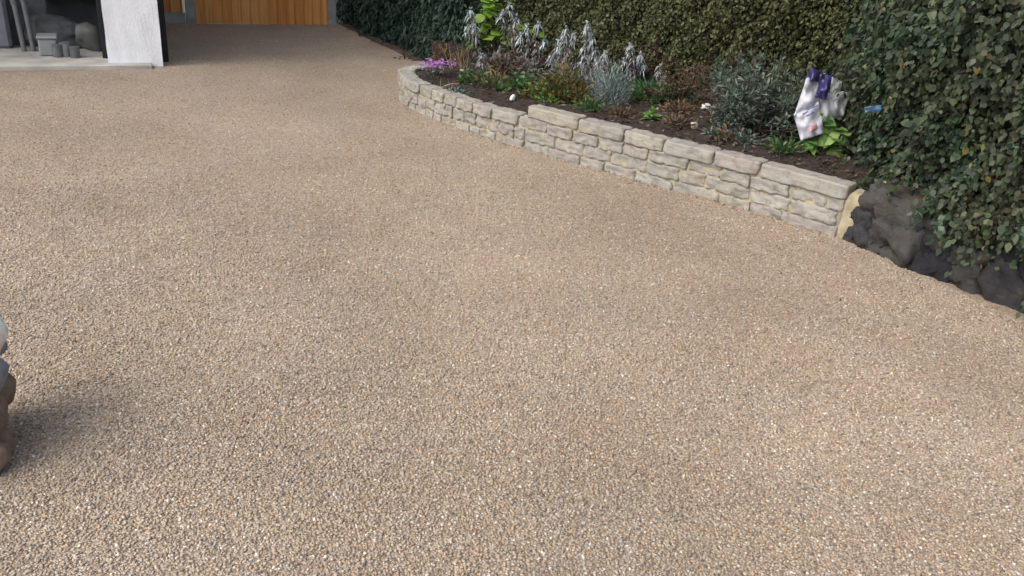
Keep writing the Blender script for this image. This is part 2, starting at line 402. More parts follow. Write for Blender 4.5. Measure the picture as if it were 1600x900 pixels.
b = MB(); b.box(P[0]-.32, P[0]+.08, P[1]+.03, P[1]+.52, .521, .60, .02); b.build('lid', plain('navy_plastic', (.02, .022, .07), .5, .1, 8, 0), bn)
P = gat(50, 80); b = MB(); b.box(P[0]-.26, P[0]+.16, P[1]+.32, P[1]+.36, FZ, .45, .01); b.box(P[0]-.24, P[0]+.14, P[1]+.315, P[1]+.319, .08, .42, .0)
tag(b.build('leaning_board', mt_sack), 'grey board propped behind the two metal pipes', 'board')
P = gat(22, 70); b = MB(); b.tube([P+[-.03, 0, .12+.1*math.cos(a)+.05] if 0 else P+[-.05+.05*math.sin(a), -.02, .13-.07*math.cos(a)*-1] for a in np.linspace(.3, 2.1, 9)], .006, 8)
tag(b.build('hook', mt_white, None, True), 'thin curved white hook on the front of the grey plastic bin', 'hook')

# ------------------------------------------------------------------ fence at the end of the drive
FY = 11.34
fe = thing('timber_fence', (1.8, FY, 0), 'orange stained close board fence between grey concrete posts at the end of the drive', 'fence')
xl, xr = at(299, 36)[0], at(518, 38)[0]
for x in (xl, xr, xl-2.0):
    b = MB(); b.box(x-.055, x+.055, FY-.02, FY+.09, -.05, 1.85, .008); b.build('post', M['concrete'], fe)
b = MB(); x = xl+.058; k = 0
while x < xr-.058:
    wd = min(.108, xr-.057-x); V = []
    z0 = .012+random.uniform(0, .006)
    for z in (z0-.02, 1.78): V += [(x, FY+.022, z), (x+wd*.80, FY-.008, z), (x+wd-.004, FY-.022, z), (x+wd-.001, FY+.035, z), (x, FY+.035, z)]
    b.add(V, [(0, 1, 6, 5), (1, 2, 7, 6), (2, 3, 8, 7), (3, 4, 9, 8), (4, 0, 5, 9), (0, 4, 3, 2, 1), (5, 6, 7, 8, 9)]); x += wd; k += 1
b.build('board_panel', M['wood'], fe)
b = MB(); x = xl-1.94; 
while x < xl-.085:
    wd = min(.108, xl-.085-x); V = []
    for z in (.122, 1.78): V += [(x, FY+.022, z), (x+wd*.80, FY-.008, z), (x+wd-.004, FY-.022, z), (x+wd-.001, FY+.035, z), (x, FY+.035, z)]
    b.add(V, [(0, 1, 6, 5), (1, 2, 7, 6), (2, 3, 8, 7), (3, 4, 9, 8), (4, 0, 5, 9), (0, 4, 3, 2, 1), (5, 6, 7, 8, 9)]); x += wd
b.build('board_panel', M['wood'], fe)
b = MB(); b.box(xl-1.94, xl-.06, FY-.005, FY+.04, -.02, .119); b.build('gravel_board', M['concrete'], fe)

# ------------------------------------------------------------------ old boulder wall at the right
bw = thing('boulder_wall', (3.95, 2, 0), 'old dark rubble wall of rounded boulders under the overhanging ivy', 'wall')
fb = [np.array(p) for p in ((3.70, 3.27), (3.66, 3.12), (3.74, 2.75), (3.78, 2.26), (3.8, 1.6), (3.82, .8), (3.84, 0), (3.84, -1))]
fc = catmull(fb, 10); fs = np.concatenate([[0], np.cumsum(np.linalg.norm(np.diff(fc, axis=0), axis=1))])
def fpos(s): return np.array([np.interp(s, fs, fc[:, 0]), np.interp(s, fs, fc[:, 1])])
b = MB(); sd = 40
for row, (zc, hz) in enumerate(((.08, .11), (.22, .09), (.37, .07))):
    s = -.02+row*.05
    while s < fs[-1]:
        L = random.uniform(.12, .28)
        if row == 2 and s < 1.2: s += L; continue
        p = fpos(s+L/2); sd += 1; hh = hz*random.uniform(.8, 1.12)
        pts = stone_pts(G10, .165, L/2+.016, hh+.012, sd, random.uniform(9, 16), .13, 3.4, 0, .06, .55, 1.7)
        a = random.uniform(-.22, .22); ca, sa = math.cos(a), math.sin(a); ox = random.uniform(-.006, .022)+row*.022
        b.add([(p[0]+.16+ox+x*ca-y*sa, p[1]+x*sa+y*ca, zc+random.uniform(-.015, .015)+z+y*math.sin(a)*1.2) for x, y, z in pts], G10[1]); s += L+.004
b.build('boulders', M['boulder'], bw, True)
V = []; F = []; n = 120
for k in range(n+1):
    s = fs[-1]*k/n; p = fpos(s); nz = .012*noise.noise(Vector((s*9, 1, 1)))
    for dx, z in ((.055, -.05), (.06, .2), (.09, .34), (.45, .37), (.45, -.05)): V.append((p[0]+dx+nz, p[1], z+nz))
for k in range(n):
    for q in range(4): F.append((k*5+q, (k+1)*5+q, (k+1)*5+q+1, k*5+q+1))
F += [tuple(range(5)), tuple(n*5+q for q in range(5))[::-1]]
b = MB(); b.add(V, F); b.build('mortar', M['old_mortar'], bw, True)

# rubble pier at the left edge
M['cap'] = stone_mat('whitish_stone', [(0, (.72, .71, .67)), (1, (.80, .79, .74))], None, .3)
M['bluestone'] = stone_mat('blue_grey_stone', [(0, (.20, .21, .24)), (1, (.27, .28, .31))], None, .4)
M['brownstone'] = stone_mat('brown_stone', [(0, (.13, .095, .075)), (1, (.26, .20, .155))], None, .4)
PX = .05
rp = thing('rubble_pillar', (-.62+PX, 2.6, 0), 'squat pillar of rough mortared stones, whitish on top and brown below, cut by the left edge', 'pillar')
b = MB(); pts = stone_pts(G6, .12, .17, .17, 301, 3.2, .12, 1.4); b.add([(-.60+PX+x, 2.58+y, .14+z) for x, y, z in pts], G6[1]); b.build('mortar', plain('grey_mortar', (.36, .33, .29), .9, .15, 20, .7), rp, True)
def rstone(x0, y0, z0, hx, hy, hz, sd, m_, nm='stone'):
    pts = stone_pts(G6, hx, hy, hz, sd, 3, .15, 1.5); b = MB(); b.add([(x0+PX+x, y0+y, z0+z) for x, y, z in pts], G6[1]); return b.build(nm, m_, rp, True)
rstone(-.545, 2.66, .325, .12, .15, .08, 311, M['cap'], 'cap_stone')
rstone(-.50, 2.56, .245, .075, .09, .055, 312, M['bluestone']); rstone(-.51, 2.72, .26, .07, .08, .05, 319, M['bluestone'])
rstone(-.525, 2.50, .145, .09, .09, .055, 313, M['brownstone']); rstone(-.53, 2.45, .045, .10, .07, .05, 314, M['brownstone'])
rstone(-.52, 2.66, .12, .08, .07, .07, 315, M['brownstone'])
rstone(-.66, 2.40, .30, .08, .05, .06, 317, M['brownstone']); rstone(-.66, 2.38, .13, .09, .05, .08, 318, M['bluestone'])

# ------------------------------------------------------------------ leaves
UP = np.array([0, 0, 1.0])
def unit(a): return a/np.maximum(np.linalg.norm(a, axis=-1, keepdims=True), 1e-9)
PROF = {'ovate': [.05, .85, 1.0, .6, .02], 'ivy': [.25, 1.0, .75, .05], 'lance': [.25, 1.0, .8, .05], 'strap': [.7, 1, .95, .8, .5, .05], 'needle': [1, .8, .1], 'round': [.3, .9, 1.0, .8, .3]}
def leaves(P, D, Nn, L, W, droop=0.0, prof='ivy', cup=0.0):
    """strips: P base, D axis, Nn face normal (n,3); returns V,F"""
    n = len(P); D = unit(D); S_ = unit(np.cross(D, Nn)); Nn = unit(np.cross(S_, D)); pf = PROF[prof]; k = len(pf)
    L = np.broadcast_to(np.asarray(L, float), (n,)); W = np.broadcast_to(np.asarray(W, float), (n,)); dr = np.broadcast_to(np.asarray(droop, float), (n,))
    V = np.zeros((n, k, 2, 3))
    for j, wv in enumerate(pf):
        t = j/(k-1); c = P+D*(L*t)[:, None]-UP*(dr*L*t*t)[:, None]+Nn*(cup*L*math.sin(t*math.pi))[:, None]
        V[:, j, 0] = c-S_*(W*wv/2)[:, None]; V[:, j, 1] = c+S_*(W*wv/2)[:, None]
    base = (np.arange(n)*k*2)[:, None]
    F = [base+np.array([2*j, 2*j+1, 2*j+3, 2*j+2]) for j in range(k-1)]
    return V.reshape(-1, 3), np.concatenate(F, 0)
class LS:
    def __init__(s): s.V = []; s.F = []; s.n = 0
    def add(s, V, F): s.V.append(V); s.F.append(F+s.n); s.n += len(V)
    def build(s, name, mat, parent=None, smooth=False): return link(name, raw_mesh(name, np.concatenate(s.V), np.concatenate(s.F)), mat, parent, smooth)
def rv(n, s=1.0): return rng.normal(0, s, (n, 3))

M['conifer'] = leafy('conifer_leaf', [(0, (.014, .030, .024)), (.5, (.026, .052, .040)), (.85, (.050, .085, .060)), (1, (.11, .15, .11))], [(0, (.02, .045, .03)), (1, (.05, .085, .045))], 2.0)
M['privet'] = leafy('privet_leaf', [(0, (.035, .045, .018)), (.4, (.075, .088, .036)), (.75, (.125, .135, .060)), (1, (.21, .21, .10))], [(0, (.04, .045, .02)), (.5, (.075, .075, .035)), (1, (.12, .13, .05))], 1.8)
M['ivy'] = leafy('ivy_leaf', [(0, (.016, .030, .022)), (.45, (.036, .062, .036)), (.8, (.070, .105, .058)), (.985, (.13, .165, .10)), (.993, (.26, .26, .08)), (1, (.22, .12, .05))],
                 [(0, (.024, .030, .020)), (.4, (.065, .066, .042)), (.7, (.10, .085, .055)), (1, (.10, .15, .055))], 3.0)
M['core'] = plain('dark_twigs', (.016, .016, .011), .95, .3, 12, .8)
M['twig'] = plain('twig', (.085, .065, .045), .9, .25, 30, .3)

def hedge(name, line, z0, z1, thick, mat, label, count, Lr, Wr, prof, side=1, bumpamp=.13, depth=.14, hang=0.5, back=None, zlow=None, twigs=120, sprays=220):
    cv_ = catmull([np.array(p, float) for p in line], 12); s_ = np.concatenate([[0], np.cumsum(np.linalg.norm(np.diff(cv_, axis=0), axis=1))]); T = s_[-1]
    def pos(s): return np.stack([np.interp(s, s_, cv_[:, 0]), np.interp(s, s_, cv_[:, 1])], -1)
    def nor(s):
        d = pos(np.minimum(s+.05, T))-pos(np.maximum(s-.05, 0)); d = unit(d); return np.stack([d[..., 1], -d[..., 0]], -1)*side
    ph = rng.uniform(0, 6, 8)
    def bmp(s, z): return bumpamp*(.5*np.sin(s*3.1+ph[0]+z*1.7)+.4*np.sin(z*4.3+ph[1]-s*1.9)+.35*np.sin(s*8.1+z*6.7+ph[2])+.3*np.sin(s*13+ph[3])*np.sin(z*11+ph[4])+.2*np.sin(s*24+ph[5])*np.sin(z*21+ph[6]))
    lo = (lambda s: z0+0*s) if zlow is None else zlow
    mid = pos(np.array([T/2]))[0]; root = thing(name, (mid[0], mid[1], 0), label, 'hedge')
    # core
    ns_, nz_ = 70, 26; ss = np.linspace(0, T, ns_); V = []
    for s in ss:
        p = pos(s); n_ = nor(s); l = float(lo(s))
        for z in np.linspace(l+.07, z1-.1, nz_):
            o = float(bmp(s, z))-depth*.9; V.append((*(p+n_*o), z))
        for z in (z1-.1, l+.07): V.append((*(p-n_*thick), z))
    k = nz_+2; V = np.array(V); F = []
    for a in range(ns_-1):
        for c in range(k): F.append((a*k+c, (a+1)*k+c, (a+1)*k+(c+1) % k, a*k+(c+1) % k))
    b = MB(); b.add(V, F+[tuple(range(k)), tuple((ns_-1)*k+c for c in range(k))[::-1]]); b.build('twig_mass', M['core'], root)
    # leaves
    n = count; s = rng.uniform(0, T, n); u = rng.random(n); l = lo(s); z = l+(z1-l)*u**2.0
    ntop = int(n*.10); u2 = rng.random(ntop); z[:ntop] = z1-rng.random(ntop)*.12
    z = np.where(u < .07, z-rng.exponential(.045, n), z); q = depth*rng.power(1.7, n)-depth; o = bmp(s, z)+q
    o[:ntop] = -u2*thick
    nn = nor(s); P = np.concatenate([pos(s)+nn*o[:, None], z[:, None]], 1)
    out = np.concatenate([nn, np.zeros((n, 1))], 1)
    Nn = out*.9+UP*.55+rv(n, .8); D = out*.35-UP*hang+rv(n, .55)
    L = rng.uniform(*Lr, n); W = L*rng.uniform(*Wr, n)
    ls = LS(); ls.add(*leaves(P, D, Nn, L, W, .15, prof))
    # loose sprays standing out of the face
    for k_ in range(sprays):
        s1 = rng.uniform(0, T, 1); u1 = rng.random(1)**1.4; zz = lo(s1)+(min(z1, 1.9)-lo(s1))*u1; n1 = nor(s1)[0]
        A = np.array([*(pos(s1)[0]+n1*float(bmp(s1, zz)[0])*.8), float(zz[0])]); dv = unit(np.array([n1[0], n1[1], 0])*rng.uniform(.3, 1)+rng.normal(0, .5, 3)-UP*hang*.5); Ls = rng.uniform(.08, .24)
        m1 = int(rng.integers(7, 16)); tt = rng.random(m1); Pp = A+dv*(Ls*tt)[:, None]-UP*(Ls*.4*tt*tt)[:, None]+rv(m1, .012)
        LL = rng.uniform(Lr[0], Lr[1], m1)*rng.uniform(.8, 1.3); ls.add(*leaves(Pp, rv(m1, .7)-UP*hang+dv*.3, np.array([n1[0], n1[1], .7])+rv(m1, .5), LL, LL*Wr[0]*1.1, .2, prof))
    # end caps: leaves round both ends
    for e, se in ((0, -1), (T, 1)):
        m_ = int(count*.05); pe_ = pos(np.array([e]))[0]; ne = nor(np.array([e]))[0]; te = np.array([ne[1], -ne[0]])*(-se*side)
        dpt = rng.random(m_)*thick; le = float(lo(np.array([e]))[0]) if zlow else z0
        Pe = np.concatenate([pe_-ne*dpt[:, None]+te*(rng.random(m_)*.10)[:, None], (le+(z1-le)*rng.random(m_))[:, None]], 1)
        o3 = np.array([*te, 0]); ls.add(*leaves(Pe, o3*.4-UP*hang+rv(m_, .5), o3+UP*.5+rv(m_, .5), rng.uniform(*Lr, m_), rng.uniform(*Lr, m_)*Wr[0], .15, prof))
    ls.build('foliage', mat, root)
    if twigs:
        b = MB()
        for _ in range(twigs):
            s1 = random.uniform(.1, T-.1); zz = float(lo(np.array([s1]))[0]) if zlow else z0; za = zz+random.random()**2*(z1-zz)*.8
            p = pos(s1); n_ = nor(s1); o1 = float(bmp(s1, za))-depth*.8
            A = np.array([*(p+n_*o1), za]); Bv = A+np.array([*(n_*random.uniform(.06, .16)), random.uniform(-.03, .18)])+rng.normal(0, .05, 3)
            b.tube([A, (A+Bv)/2+rng.normal(0, .01, 3), Bv], [.004, .003, .0015], 5)
        tw = b.build('twigs', M['twig'], root); tw['kind'] = 'stuff'
    return root
hedge('conifer_hedge', [(2.85, 12.4), (2.86, 11.3), (2.93, 10.2), (3.0, 9.2), (3.14, 8.6), (3.5, 8.15)], .03, 4.2, .7, M['conifer'], 'dark bluish green hedge beside the far end of the drive', 60000, (.035, .075), (.3, .5), 'lance', hang=.9, bumpamp=.09, zlow=lambda s: -.02+.05*np.sin(s*7))
hedge('privet_hedge', [(3.4, 8.3), (3.8, 7.6), (4.2, 7.0), (4.55, 6.4), (4.85, 5.8), (5.05, 5.1), (5.15, 4.5)], .3, 4.4, .7, M['privet'], 'olive and brown small leaved hedge rising behind the flower bed', 120000, (.017, .038), (.55, .8), 'ovate', hang=.4, bumpamp=.18, sprays=500, zlow=lambda s: .25+.05*np.sin(s*5)+.03*np.sin(s*13), twigs=300)
hedge('ivy_hedge', [(5.5, 5.1), (5.05, 4.8), (4.55, 4.35), (4.24, 3.86), (3.77, 3.36), (3.68, 2.9), (3.78, 2.3), (3.84, 1.4), (3.86, .4), (3.86, -.8)], .4, 3.4, .7, M['ivy'], 'thick dark green ivy hedge spilling over the old boulder wall', 190000, (.013, .040), (.75, 1.1), 'ivy', hang=.7, bumpamp=.18, depth=.30,
      zlow=lambda s: np.where(s < 2.8, .22, .31)+.05*np.sin(s*4.1)+.03*np.sin(s*11.3), twigs=160, sprays=700)

# ------------------------------------------------------------------ plants in the bed
def L2(name, stops, **kw): M[name] = leafy(name, stops, **kw)
L2('silver', [(0, (.16, .19, .19)), (.5, (.30, .34, .345)), (1, (.50, .56, .56))], rough=.8, trans=.1, spec=.1)
L2('silver_dry', [(0, (.10, .09, .085)), (.5, (.17, .155, .15)), (1, (.26, .25, .24))], rough=.9, trans=.05, spec=.1)
L2('cotton', [(0, (.13, .17, .155)), (.5, (.20, .25, .235)), (1, (.30, .36, .34))], rough=.85, trans=.1, spec=.1)
L2('lime', [(0, (.12, .22, .03)), (.6, (.22, .36, .05)), (1, (.34, .46, .10))], trans=.35)
L2('bright', [(0, (.08, .17, .04)), (.6, (.15, .28, .07)), (1, (.26, .38, .12))], trans=.3)
L2('mid', [(0, (.035, .08, .03)), (.6, (.07, .13, .045)), (1, (.13, .19, .07))])
L2('rusty', [(0, (.04, .06, .02)), (.35, (.085, .10, .03)), (.6, (.14, .11, .035)), (.8, (.15, .075, .03)), (1, (.11, .15, .05))])
L2('dusty', [(0, (.05, .075, .055)), (.5, (.095, .13, .10)), (.85, (.16, .20, .16)), (1, (.32, .37, .33))])
L2('straw', [(0, (.19, .15, .09)), (.5, (.28, .22, .13)), (1, (.38, .31, .20))], rough=.8)
L2('brown', [(0, (.05, .032, .022)), (.5, (.10, .065, .042)), (1, (.17, .12, .08))], rough=.9, trans=.05)
L2('strapleaf', [(0, (.03, .09, .04)), (1, (.07, .16, .07))])
L2('pink', [(0, (.42, .17, .45)), (.5, (.55, .27, .60)), (1, (.68, .40, .70))], rough=.7)
L2('cream', [(0, (.55, .55, .35)), (1, (.75, .75, .55))], rough=.7)

def rosette(ls, c, n, L, W, rise=.5, droop=.9, prof='lance'):
    az = rng.uniform(0, 2*math.pi, n); el = rng.uniform(rise-.4, rise+.6, n)
    D = np.stack([np.cos(az)*np.cos(el), np.sin(az)*np.cos(el), np.sin(el)], 1)
    ls.add(*leaves(np.tile(c, (n, 1))+rv(n, L*.08), D, UP+rv(n, .25), rng.uniform(.7, 1.15, n)*L, rng.uniform(.8, 1.2, n)*W, droop, prof))
def along(ls, A, B, n, L, W, droop=.4, prof='lance', spread=.8, t0=0):
    t = t0+(1-t0)*rng.random(n); d = unit(np.array([B-A]))[0]; P = A+(B-A)*t[:, None]
    ls.add(*leaves(P, rv(n)*[1, 1, .5]+d*.5, UP+rv(n, .5), rng.uniform(.7, 1.2, n)*L, rng.uniform(.8, 1.2, n)*W, droop, prof))

SG = 'silver leaved plants in the flower bed'
def silver_plant(base, heads, label, hs_=1.0):
    P = on_soil(*base); root = thing('silver_shrub', P, label, 'plant', SG); ls = LS(); dry = LS(); b = MB()
    for (hx, hy) in heads:
        h = height_for(P, hy); h = max(h, .10); T_ = None
        # head directly above the base column, shifted to the photographed column
        for dx in np.linspace(-.5, .5, 101):
            Q = np.array([P[0]+dx*cr[0], P[1]+dx*cr[1], P[2]+h]); e = abs(pr(Q)[0]-hx)
            if T_ is None or e < T_[0]: T_ = (e, Q)
        Q = T_[1]; jit = rng.normal(0, .03, 3)*[1, 1, 0]; B0 = P+jit; midp = (B0+Q)/2+rng.normal(0, .02, 3)
        b.tube([B0, midp, Q], [.007, .005, .003], 6)
        rosette(ls, Q, 22, .07*hs_, .013*hs_, .75, 1.2); rosette(ls, Q-[0, 0, .04], 14, .065*hs_, .013*hs_, .3, 1.0)
        rosette(ls, Q+[0, 0, .015], 10, .05*hs_, .014*hs_, 1.1, .5)
        along(ls, midp, Q, 14, .06*hs_, .013*hs_, .9, t0=.2)
        along(dry, B0, midp*.1+Q*.9, 80, .055, .013, .8)
    ls.build('leaves', M['silver'], root); dry.build('dry_leaves', M['silver_dry'], root); b.build('stems', M['twig'], root)
silver_plant((745, 95), [(736, 18), (742, 38), (730, 45)], 'silver leaved plant farthest up the bed, its drooping tip left of the lime green leaves')
silver_plant((800, 100), [(796, 10), (785, 24), (806, 28)], 'tall silver plant standing directly behind the lime green leaves')
silver_plant((826, 112), [(822, 45), (840, 38), (812, 58), (850, 62)], 'loose silver plant with grey dry stems right of the lime green leaves')
silver_plant((880, 112), [(884, 48), (896, 55), (872, 70), (862, 90)], 'ragged half dry silver plant behind the rusty low shrubs')
silver_plant((922, 120), [(917, 42), (925, 62), (912, 78), (930, 80), (908, 100)], 'tallest silver plant in the middle of the bed with stacked drooping rosettes', 1.05)
silver_plant((948, 125), [(945, 86), (936, 100)], 'short silver plant just behind the round grey cushion shrub')
silver_plant((992, 125), [(984, 74), (1000, 88), (975, 98), (1004, 100)], 'silver plant with arching tips above the dark strap leaves')
silver_plant((1035, 135), [(1030, 106), (1040, 118)], 'small silver plant at the right end of the silver group', .8)
silver_plant((752, 118), [(751, 88)], 'tiny silver tuft below the lime green leaves', .7)

def leaf_clump(name, base, w_, toppy, mat, label, cat, n, L, W, prof='ovate', droop=.3, group=None, rise=.5, stems=8, depth=None, part='leaves', flat=1.0):
    """a low bushy plant: leaves on short stems filling a dome; w_ is its half width in metres"""
    P = on_soil(*base); h = max(height_for(P, toppy), .05)*flat; root = thing(name, P, label, cat, group); dpt = depth or w_
    az = rng.uniform(0, 2*math.pi, n); rr = rng.power(1.5, n); el = np.arcsin(rng.random(n)); lob = 1+.25*np.sin(az*3+base[0])+.18*np.sin(az*5+el*4+base[1])
    o = np.stack([np.cos(az)*np.cos(el)*w_, np.sin(az)*np.cos(el)*dpt, np.sin(el)*h], 1)*(rr*lob)[:, None]
    Pp = P+o; d = unit(o/np.array([w_, dpt, h]))
    ls = LS(); ls.add(*leaves(Pp-d*L*.4, d+UP*rise+rv(n, .45), d+UP*.6+rv(n, .4), rng.uniform(.6, 1.25, n)*L, rng.uniform(.7, 1.2, n)*W, droop, prof))
    ls.build(part, M[mat], root)
    if stems:
        b = MB()
        for k in range(stems):
            j = rng.integers(n); A = P+rng.normal(0, w_*.15, 3)*[1, 1, 0]-[0, 0, .01]; b.tube([A, (A+Pp[j])/2+rng.normal(0, .01, 3), Pp[j]], [.004, .003, .0015], 5)
        b.build('stems', M['twig'], root)
    return root
# lime green broad leaves
P = on_soil(775, 92); root = thing('lime_leaf_plant', P, 'plant with large lime green leaves held between two silver plants', 'plant'); ls = LS(); b = MB()
for hx, hy in ((758, 30), (768, 20), (785, 38), (795, 42), (765, 48), (805, 30), (778, 55), (752, 45), (812, 40), (772, 5), (790, 62), (822, 52), (760, 66), (748, 58)):
    best = None; h = height_for(P, hy)
    for dx in np.linspace(-.5, .5, 101):
        Q = np.array([P[0]+dx*cr[0], P[1]+dx*cr[1], P[2]+h]); e = abs(pr(Q)[0]-hx); best = (e, Q) if best is None or e < best[0] else best
    Q = best[1]+rng.normal(0, .03, 3); b.tube([P, (P+Q)/2+rng.normal(0, .02, 3), Q], [.006, .004, .002], 6)
    rosette(ls, Q, 7, .135, .115, .3, .4, 'ovate')
ls.build('leaves', M['lime'], root); b.build('stems', M['twig'], root)
G2 = 'low bushy plants in the flower bed'
leaf_clump('low_shrub', (745, 72), .16, 40, 'mid', 'dull green bush under the lime green leaves, against the hedge', 'shrub', 400, .05, .022, 'lance', group=G2)
leaf_clump('low_shrub', (738, 128), .14, 108, 'mid', 'small green clump right of the pink flowers, near the low wall', 'shrub', 320, .045, .02, 'lance', group=G2)
leaf_clump('low_shrub', (765, 136), .16, 112, 'rusty', 'little yellow green tuft beside the small green clump', 'shrub', 260, .05, .014, 'lance', group=G2)
leaf_clump('low_shrub', (790, 112), .20, 84, 'brown', 'brown dying bush in the middle of the far half of the bed', 'shrub', 600, .05, .016, 'lance', group=G2, stems=20)
leaf_clump('low_shrub', (812, 140), .16, 112, 'mid', 'leafy green clump above the white pebble', 'shrub', 260, .055, .028, group=G2)
leaf_clump('low_shrub', (845, 146), .16, 116, 'bright', 'fresh green clump left of the rusty shrub', 'shrub', 160, .05, .028, group=G2)
leaf_clump('low_shrub', (878, 156), .25, 106, 'rusty', 'rusty yellow and green shrub left of the grey cushion shrub', 'shrub', 1700, .05, .018, 'lance', group=G2, stems=24)
leaf_clump('low_shrub', (905, 158), .12, 132, 'rusty', 'small rust tipped shrub touching the grey cushion shrub', 'shrub', 420, .045, .015, 'lance', group=G2)
leaf_clump('low_shrub', (860, 108), .20, 80, 'brown', 'brown withered bush under the ragged silver plant', 'shrub', 500, .055, .016, 'lance', group=G2, stems=20)
leaf_clump('low_shrub', (712, 148), .10, 134, 'dusty', 'small dull green clump right behind the low part of the wall', 'shrub', 160, .04, .014, 'lance', group=G2)
leaf_clump('low_shrub', (700, 96), .20, 72, 'brown', 'brown withered stems between the dark hedge and the pink flowers', 'shrub', 420, .06, .012, 'lance', group=G2, stems=26)
leaf_clump('low_shrub', (832, 92), .24, 62, 'brown', 'brown dead bush behind the silver plants, against the olive hedge', 'shrub', 700, .06, .014, 'lance', group=G2, stems=30)
leaf_clump('low_shrub', (825, 152), .11, 138, 'rusty', 'low rusty tuft just right of the white pebble', 'shrub', 220, .045, .012, 'lance', group=G2)
leaf_clump('low_shrub', (1000, 160), .14, 132, 'mid', 'dark green leafy clump between the grey cushion shrub and the strap leaves', 'shrub', 300, .06, .02, 'lance', group=G2)
leaf_clump('low_shrub', (1040, 160), .15, 128, 'mid', 'dark green leafy clump right of the strap leaves', 'shrub', 320, .07, .016, 'lance', group=G2)
leaf_clump('low_shrub', (925, 172), .13, 150, 'mid', 'dull green low growth between the rusty shrub and the wall top', 'shrub', 240, .05, .016, 'lance', group=G2)
leaf_clump('low_shrub', (1140, 218), .13, 200, 'brown', 'flat brown dead leaves on the soil before the wide lavender bush', 'shrub', 260, .05, .014, 'lance', group=G2, stems=16)
leaf_clump('low_shrub', (1062, 176), .13, 160, 'brown', 'brown dead mound above the smaller whitish stone', 'shrub', 520, .05, .010, 'lance', group=G2, stems=30)
for bx_, by_, w3, ty_, lb in ((772, 108, .17, 78, 'grey brown dead stems under the lime green leaves'), (822, 116, .18, 84, 'grey brown dead stems below the loose silver plant'), (884, 124, .18, 88, 'grey brown dead stems below the ragged silver plant'), (930, 130, .15, 98, 'grey brown dead stems between the tallest silver plant and the cushion shrub')):
    leaf_clump('dead_stems', (bx_, by_), w3, ty_, 'silver_dry', lb, 'dead plant', 520, .06, .012, 'lance', group='dead stems under the silver plants', stems=22)
leaf_clump('low_shrub', (778, 142), .10, 126, 'mid', 'small green clump just left of the white pebble', 'shrub', 200, .045, .020, 'lance', group=G2)
leaf_clump('low_shrub', (855, 160), .12, 142, 'bright', 'fresh green low clump right behind the step in the wall', 'shrub', 180, .045, .020, 'ovate', group=G2)
leaf_clump('low_shrub', (1165, 222), .12, 204, 'dusty', 'tiny grey green clump near the wall below the wide lavender bush', 'shrub', 220, .045, .012, 'lance', group=G2)
leaf_clump('low_shrub', (1060, 196), .14, 176, 'brown', 'brown dead tuft against the wall right of the bright green rosette plant', 'shrub', 300, .045, .010, 'lance', group=G2, stems=18)
leaf_clump('low_shrub', (1120, 212), .10, 200, 'dusty', 'grey green tuft by the wall just right of the smaller whitish stone', 'shrub', 240, .05, .011, 'lance', group=G2)
leaf_clump('low_shrub', (1222, 236), .12, 214, 'mid', 'dark green tuft by the wall left of the broad leaved plant', 'shrub', 260, .05, .014, 'lance', group=G2)
leaf_clump('low_shrub', (970, 182), .13, 166, 'brown', 'flat brown dead growth at the foot of the grey cushion shrub', 'shrub', 420, .045, .010, 'lance', group=G2, stems=20)
leaf_clump('low_shrub', (1128, 182), .15, 166, 'brown', 'low tangle of brown dead growth between the two whitish stones', 'shrub', 620, .055, .010, 'lance', group=G2, stems=34)
# cotton lavender cushion
P = on_soil(950, 162); r_ = leaf_clump('cushion_shrub', (950, 163), .17, 108, 'cotton', 'round pale grey green cushion shrub of fine foliage', 'shrub', 4200, .04, .006, 'needle', .1, None, .8, 30, .16)
ls = LS(); n = 500; az = rng.uniform(0, 6.28, n); rr = rng.random(n)*.15; Pd = P+np.stack([np.cos(az)*rr, np.sin(az)*rr, rng.random(n)*.06], 1)
ls.add(*leaves(Pd, rv(n), UP+rv(n), .04, .008, .1, 'needle')); ls.build('dry_foliage', M['silver_dry'], r_)
# strap leaves
def straps(name, base, n, L, W, mat, label, spread=.35, rad=.05, droop=.35, cat='plant', group=None):
    P = on_soil(*base); root = thing(name, P, label, cat, group); az = rng.uniform(0, 6.28, n); el = rng.uniform(1.2-spread*1.6, 1.5, n)
    D = np.stack([np.cos(az)*np.cos(el), np.sin(az)*np.cos(el), np.sin(el)], 1); ls = LS()
    ls.add(*leaves(P+rv(n, rad)*[1, 1, 0], D, rv(n)*[1, 1, 0]+UP*.3, rng.uniform(.6, 1.1, n)*L, W, droop, 'strap')); ls.build('leaves', M[mat], root); return root
straps('strap_leaf_plant', (1012, 150), 60, .26, .014, 'strapleaf', 'clump of upright dark green strap leaves right of the grey cushion shrub')
straps('dry_grass', (718, 112), 26, .30, .006, 'straw', 'wispy tuft of pale dry grass behind the pink flowers', .25, .04, .15, 'grass tuft', 'dry grass tufts in the bed')
straps('dry_grass', (688, 138), 9, .20, .007, 'straw', 'few bent straw stalks leaning over the low wall', .9, .03, .3, 'grass tuft', 'dry grass tufts in the bed')
straps('dry_grass', (770, 122), 22, .22, .006, 'straw', 'dry grass tuft beside the little yellow green tuft', .6, .05, .3, 'grass tuft', 'dry grass tufts in the bed')
straps('dry_grass', (1065, 165), 120, .18, .005, 'brown', 'flattened brown dead tuft left of the white stones', 1.2, .07, .6, 'grass tuft', 'dry grass tufts in the bed')
straps('dry_grass', (1105, 168), 110, .15, .005, 'brown', 'brown matted tuft directly behind the white stones', 1.3, .08, .6, 'grass tuft', 'dry grass tufts in the bed')
straps('dry_grass', (1075, 135), 90, .26, .006, 'brown', 'tall brown dead stalks in front of the olive hedge', .7, .09, .4, 'grass tuft', 'dry grass tufts in the bed')
